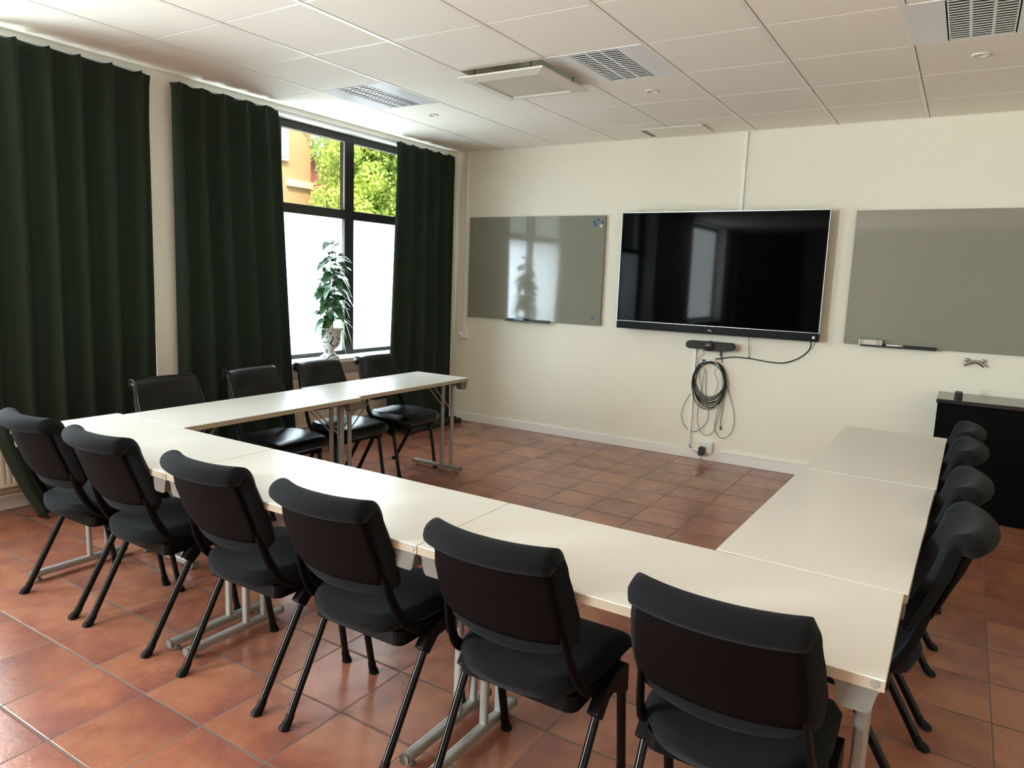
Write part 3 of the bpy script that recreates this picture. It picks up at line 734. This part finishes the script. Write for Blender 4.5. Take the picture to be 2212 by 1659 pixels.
tvc = MB().tube(smoothpath([(3.555, 6.03, 1.10), (3.54, WY, 1.03), (3.47, WY, .955), (3.36, WY, .905), (3.25, WY, .90), (3.08, WY, .915), (2.95, WY, .915), (2.84, WY, .893), (2.80, WY, .885)], 8), .0048, 8)
tag(tvc.build('television_cable', 'cable'), 'black cable sagging from the right end of the television to the cable coil', 'cable')
tag(MB().tube([(3.07, 6.05, 1.10), (3.078, WY, .93)], .0022, 6).tube([(3.078, WY, .93), (3.078, WY, .912)], .005, 6).build('thin_cord', 'cable'), 'thin straight cord hanging from under the television to the sagging cable', 'cord')

def trunk(name, label, x, z0, z1, w=.028, y=D):
    o = MB().box(x-w/2, x+w/2, y-.016, y, z0, z1).build(name, 'white_plastic', bevel=.003)
    return tag(o, label, 'cable duct', 'white cable ducts')
trunk('cable_duct', 'white vertical cable duct between the ceiling and the television', 2.912, 2.09, H-.004)
trunk('cable_duct', 'white vertical cable duct from the camera bar down to the baseboard', 2.621, .086, .965, .026)
trunk('cable_duct', 'thin white vertical cable duct in the corner beside the window curtain', .166, .95, H-.004, .016)
tag(MB().box(2.86, 4.9, D-.022, D, .086, .102).build('cable_duct', 'white_plastic', bevel=.003), 'white horizontal cable duct running along the top of the baseboard', 'cable duct', 'white cable ducts')
bx = thing('junction_box', 'cream wall socket box below the corner cable duct', 'socket', (.185, D, .908))
MB().box(-.036, .036, -.04, 0, -.045, .045).build('housing', 'white_plastic', bx, bevel=.006)
MB().lathe([(.0, -.052), (.020, -.050), (.022, -.03)], (-.045, 0, 0), 16, axis='y').build('plug', 'white_plastic', bx)
cordp = [(.158+.0*k, WY, .95+.05*k) for k in range(6)]
MB().tube(smoothpath([(.14, WY, .94), (.135, WY, 1.2), (.13, WY, 1.38), (.10, WY, 1.42), (.10, WY, 1.47), (.135, WY, 1.5), (.14, WY, 1.40)], 6), .003, 6).build('cord', 'white_plastic', bx)

so = thing('wall_socket', 'white four-gang wall socket above the baseboard under the cable coil', 'socket', (2.782, D, .118))
MB().box(-.058, .055, -.045, 0, -.050, .050).build('housing', 'white_plastic', so, bevel=.006)
for sx in (-1, 1):
    for sz in (-1, 1):
        q = MB().lathe([(.021, -.0465), (.019, -.0455), (.0175, -.040), (0, -.040)], (sx*.026-.002, 0, sz*.024), 24, axis='y').build('outlet', 'socket_hole', so)
        MB().box(sx*.026-.012, sx*.026-.008, -.0415, -.040, sz*.024-.002, sz*.024+.002).box(sx*.026+.004, sx*.026+.008, -.0415, -.040, sz*.024-.002, sz*.024+.002).build('holes', 'dark_inside', q)
pl = thing('power_plug', 'black power adapter plugged into the lower left outlet of the wall socket', 'plug', (2.758, D-.047, .088))
MB().prism(rrect(0, 0, .046, .075, .01), 'y', -.045, .008).build('body', 'black_plastic', pl, bevel=.004, rot=(0, .06, 0))
MB().tube(smoothpath([(0, -.02, -.036), (.0, -.02, -.062), (-.01, -.018, -.08)], 5), .003, 6).tube(smoothpath([(-.02, -.0, -.03), (-.07, .03, -.025), (-.11, .036, .0), (-.132, .03, .03)], 6), .0026, 6).build('cord', 'cable', pl)

# ------------------------------------------------------------------ glass boards
def board(label, x0, x1, z0, z1):
    t = thing('glass_board', label, 'glass board', ((x0+x1)/2, D, (z0+z1)/2), 0, 'grey glass writing boards')
    w, h_ = (x1-x0)/2, (z1-z0)/2
    MB().box(-w, w, -.026, -.020, -h_, h_).build('glass', 'glass_board', t)
    mm = MB().box(-w+.06, w-.06, -.020, 0, -h_+.06, h_-.06)
    mm.build('wall_spacer', 'board_edge', t)
    ed = MB(); ed.box(-w-.001, -w, -.026, -.020, -h_, h_); ed.box(w, w+.001, -.026, -.020, -h_, h_); ed.box(-w, w, -.026, -.020, -h_-.001, -h_)
    ed.build('glass_edge', 'board_edge', t)
    return t
b1 = board('grey glass board between the window curtain and the television', .222, 1.718, 1.096, 2.090)
b2 = board('grey glass board to the right of the television, cut by the picture edge', 3.784, 5.284, 1.098, 2.098)
MB().box(-.675, -.655, -.0267, -.026, .403, .407).box(-.679, -.674, -.0267, -.026, .398, .412).build('printed_mark', 'clear', b1)
BY = D-.026
def tray(label, x0, x1, z):
    o = MB().box(x0, x1, BY-.045, BY, z-.004, z).box(x0, x1, BY-.047, BY-.043, z-.010, z+.004).box(x0, x1, BY-.006, BY, z-.004, z+.014).build('pen_tray', 'black_plastic', bevel=.0012)
    return tag(o, label, 'pen tray', 'black pen trays')
tray('black pen tray on the lower edge of the glass board beside the window', .705, 1.195, 1.094); tray('black pen tray on the lower edge of the glass board beside the cabinet', 3.905, 4.405, 1.100)
for x, z, c, lb in [(1.643, 2.052, 'blue', 'blue round magnet highest of the cluster in the board corner'), (1.604, 2.031, 'blue', 'blue round magnet at the left of the corner cluster'), (1.688, 2.032, 'blue', 'blue round magnet at the right of the corner cluster, above the pale one'),
                (1.617, 2.004, 'blue', 'lower blue round magnet of the corner cluster, left of the pale one'), (1.684, 1.998, 'clear', 'pale clear magnet in the top right corner cluster'), (1.637, 1.165, 'blue', 'single blue round magnet near the bottom right of the board')]:
    tag(MB().lathe([(0, -.009), (.010, -.009), (.0125, -.006), (.0125, 0)] if c == 'blue' else [(0, -.014), (.009, -.013), (.017, -.004), (.017, 0)], seg=20, axis='y').build('board_magnet', c, loc=(x, BY, z)), lb, 'magnet', 'magnets on the glass board')
mk = thing('marker_pen', 'pale blue marker with black cap on the window-side pen tray', 'marker', (.86, BY-.022, 1.1045), 0, 'markers on the pen trays')
MB().lathe([(0, -.06), (.009, -.06), (.009, .05), (.009, .05)], seg=14, axis='x').build('barrel', 'lightblue', mk); MB().lathe([(.0098, .05), (.0098, .085), (0, .087)], seg=14, axis='x').build('cap', 'black_plastic', mk)
mk2 = thing('marker_pen', 'slim white marker lying on the cabinet-side pen tray', 'marker', (4.13, BY-.022, 1.1075), 0, 'markers on the pen trays')
MB().lathe([(0, -.055), (.006, -.05), (.007, .03), (.007, .03)], seg=14, axis='x').build('barrel', 'white_plastic', mk2); MB().lathe([(.0073, .03), (.0073, .06), (0, .061)], seg=14, axis='x').build('cap', 'eraser', mk2)
er = thing('board_eraser', 'white and brown striped board eraser on the cabinet-side pen tray', 'eraser', (3.972, BY-.022, 1.1005))
MB().box(-.080, .080, -.022, .020, 0, .043).build('body', 'eraser', er, bevel=.004)
mb = MB()
for x in (-.068, -.060, -.050, .045, .055, .066): mb.box(x-.0012, x+.0012, -.0225, -.0215, .002, .041)
mb.box(-.081, .081, -.015, .020, .0425, .0445)
mb.build('stripes', 'felt', er)
hd = thing('arched_wall_handle', 'small arched chrome handle on the wall above the black cabinet', 'handle', (4.645, D, 1.03))
pts = [(-.062+.124*k/12, -.040, -.026+.030*math.sin(PI*k/12)) for k in range(13)]
MB().tube(pts, .011, 10, ry=.008).build('grip', 'chrome', hd)
for s in (-1, 1): MB().lathe([(0, -.036), (.010, -.035), (.014, -.024), (.012, -.010), (.010, 0)], (s*.050, 0, .012), 16, axis='y').build('mount', 'chrome', hd)

# ------------------------------------------------------------------ black cabinet
cb = thing('storage_cabinet', 'low black cabinet with a glossy top against the back wall', 'cabinet', (4.455, 5.62, 0))
CW, CD, CH = 1.6, .44, .775
MB().box(.004, CW, .008, CD, 0, CH).build('body', 'cab', cb, bevel=.003)
MB().box(-.004, CW+.004, -.010, CD+.004, CH, CH+.026).build('top_panel', 'cabtop', cb, bevel=.002)
for k in range(2):
    d_ = MB().box(.010+k*.795, .800+k*.79, -.004, .008, .03, CH-.012).build('door', 'cab', cb, bevel=.002)
    MB().tube([(.76+k*.07, -.02, .45), (.76+k*.07, -.02, .58)], .005, 8).tube([(.76+k*.07, -.02, .45), (.76+k*.07, 0, .45)], .004, 6).tube([(.76+k*.07, -.02, .58), (.76+k*.07, 0, .58)], .004, 6).build('handle', 'black_plastic', d_)
cl = thing('presentation_clicker', 'small black clip device standing on the cabinet top', 'gadget', (4.575, 5.80, CH+.026))
MB().prism(rrect(0, 0, .05, .034, .008), 'z', 0, .028).build('body', 'black_plastic', cl, bevel=.003)
MB().box(-.022, .022, -.017, .014, .031, .042).box(-.016, .016, -.010, .010, .026, .032).build('upper_jaw', 'felt', cl, bevel=.003)

# ------------------------------------------------------------------ potted plant
PX, PY = -.055, 4.425
pt = thing('potted_plant', 'rubber plant in a white urn with blue painting on the window sill', 'potted plant', (PX, PY, SZ))
prof = [(0, 0), (.080, 0), (.084, .010), (.080, .024), (.058, .040), (.042, .055), (.040, .074), (.050, .088), (.076, .108), (.090, .135), (.096, .175), (.099, .215), (.106, .245), (.122, .258), (.124, .268), (.113, .273), (.100, .264), (.094, .245), (0, .240)]
MB().lathe(prof, seg=48).build('urn', 'pot', pt)
MB().lathe([(0, .250), (.05, .252), (.096, .246)], seg=24).build('soil', 'soil', pt)
rnd = random.Random(12)
stems = MB(); lv = MB(); lv2 = MB()
def leaf(mb, base, direc, L, Wd, droop, fold=.25, n=8, rollv=0):
    d = Vector(direc).normalized(); side = d.cross(Vector((0, 0, 1)))
    if side.length < .1: side = Vector((1, 0, 0))
    side.normalize(); upv = side.cross(d)
    side = side*math.cos(rollv)+upv*math.sin(rollv); upv = side.cross(d)
    vs = []
    for k in range(n+1):
        t = k/n; c = Vector(base)+d*(L*t)+Vector((0, 0, -droop*L*t*t)); w = Wd*math.sin(PI*min(1, t*.93+.05))**.75*(1-.25*t)
        if k == n: w = .0008
        vs += [c-side*w+upv*(fold*w), c, c+side*w+upv*(fold*w)]
    fs = []
    for k in range(n):
        a = 3*k; fs += [(a, a+1, a+4, a+3), (a+1, a+2, a+5, a+4)]
    mb.add(vs, fs, True)
for sxy in [(-.02, -.03, .78, .03), (.01, .02, .68, -.02), (.0, -.01, .55, .0)]:
    x0, y0, hh, lean = sxy
    base = Vector((x0, y0, .245)); tip = Vector((x0+.01, y0+lean+.05, .22+hh))
    sp_ = smoothpath([base, base.lerp(tip, .35)+Vector((.015, -.012, 0)), base.lerp(tip, .7)+Vector((-.01, .012, 0)), tip], 6)
    stems.tube(sp_, [.006-.003*k/len(sp_) for k in range(len(sp_))], 7)
    nl = int(hh/.022)
    for k in range(nl):
        t = .14+.86*k/nl; p = base.lerp(tip, t); a = k*2.4+rnd.uniform(-.4, .4)+x0*50
        dx, dy = math.cos(a)*.75, math.sin(a)
        if dx < -.6: dx *= .4
        pit_ = rnd.uniform(-.35, .55); L = rnd.uniform(.12, .165)*(1.1-.3*t)
        q = p+Vector((dx, dy, pit_)).normalized()*.025
        stems.tube([p, q], .0018, 5)
        leaf(lv, q, (dx, dy, pit_), L, rnd.uniform(.037, .050), rnd.uniform(.2, .9), rollv=rnd.uniform(-.6, .6))
    for k in range(4): leaf(lv, tip, (math.cos(k*1.6), math.sin(k*1.6), .4), .09, .02, .5)
stems.build('stem', 'stem', pt); lv.build('foliage', 'leaf', pt, fixn=False)
# long arching striped leaves hanging past the mullion side
for k in range(20):
    z = .26+.60*(k/20); y0 = .03+.03*rnd.random()
    s = 1 if rnd.random() < .8 else -1
    d = (rnd.uniform(-.35, .2), s*1.0, rnd.uniform(.25, .7)); L = rnd.uniform(.16, .26)
    leaf(lv2, (-.02, y0*s, z), d, L, .008, rnd.uniform(1.1, 1.8), n=12, fold=.1)
lv2.build('striped_leaves', 'leaf2', pt, fixn=False)

# ------------------------------------------------------------------ beyond the windows
struct(MB().box(-60, NX-.13, -40, 60, -.5, -.45).build('street_ground', 'asphalt'))
hb = thing('street_building', 'orange rendered building seen through the upper window pane', 'building', (-9, 4.0, -.45))
MB().box(-8, 0, -12, 8.42, 0, 11).build('wall', 'facade', hb)
MB().box(0, .08, 7.68, 8.42, 3.86, 4.02).box(0, .08, -2, 8.42, 3.0, 3.15).build('band', 'facade_trim', hb)
for y in (7.70, 5.0, 2.4):
    f_ = MB().box(0, .08, y-1.0, y, 4.40, 6.4).build('window', 'facade_trim', hb); MB().box(.08, .09, y-.93, y-.07, 4.48, 6.3).build('pane', 'facade_win', f_)
hb['label'] = 'orange rendered building seen through the upper window pane'
rb = thing('street_house', 'dark red boarded house behind the tree outside', 'building', (-17, 21.5, -.45))
MB().box(-5, 0, -3.2, 3.0, 0, 6.2).build('wall', 'redhouse', rb)
MB().prism([(-5.4, 6.2), (.4, 6.2), (-2.5, 7.6)], 'y', -3.3, 3.2).build('roof', 'asphalt', rb)
def tree(name, label, x, y, z, rx, rz_, n, seed):
    t = thing(name, label, 'tree', (x, y, -.45), 0, 'trees across the street'); rnd = random.Random(seed)
    tr = MB(); tr.tube([(0, 0, 0), (.05, .05, z*.6), (0, 0, z+rz_*.3)], [.22, .16, .06], 10)
    for k in range(7):
        a = k*.9; tr.tube([(0, 0, z*.6+k*.25), (math.cos(a)*rx*.5, math.sin(a)*rx*.5, z+.2+k*.3)], [.06, .02], 6)
    tr.build('trunk', 'bark', t)
    cm_ = MB()
    lumps = []
    for k in range(95):
        v = Vector((rnd.gauss(0, 1), rnd.gauss(0, 1), rnd.gauss(0, 1))).normalized()*rnd.uniform(.35, .95)
        lumps.append((Vector((v.x*rx, v.y*rx, z+v.z*rz_)), rnd.uniform(.35, .8)))
    for k in range(n):
        c, r = lumps[rnd.randrange(len(lumps))]
        v = Vector((rnd.gauss(0, 1), rnd.gauss(0, 1), rnd.gauss(0, 1))).normalized()*r*rnd.uniform(.6, 1)
        p = c+v; a = Vector((rnd.gauss(0, 1), rnd.gauss(0, 1), rnd.gauss(0, 1))).normalized()*.05; b = a.orthogonal().normalized()*.034
        cm_.add([p-a, p+b, p+a, p-b], [(0, 1, 2, 3)], False)
    cm_.build('crown', 'treeleaf', t, fixn=False)
tree('street_tree', 'leafy green tree beyond the right upper window pane, beside the orange building', -8.0, 13.75, 4.3, 1.75, 2.5, 60000, 4)
# curtain hung on the wall behind the camera (mirrored in the television)
def rc(i, j):
    y = YB+.09+.035*math.sin(i*.9); return (.2+.8*i/60*1.6, y, .02+2.6*j)
o = MB().grid(rc, 61, 2).build('rear_curtain', 'curtain'); tag(o, 'dark curtain on the wall behind the camera', 'curtain')
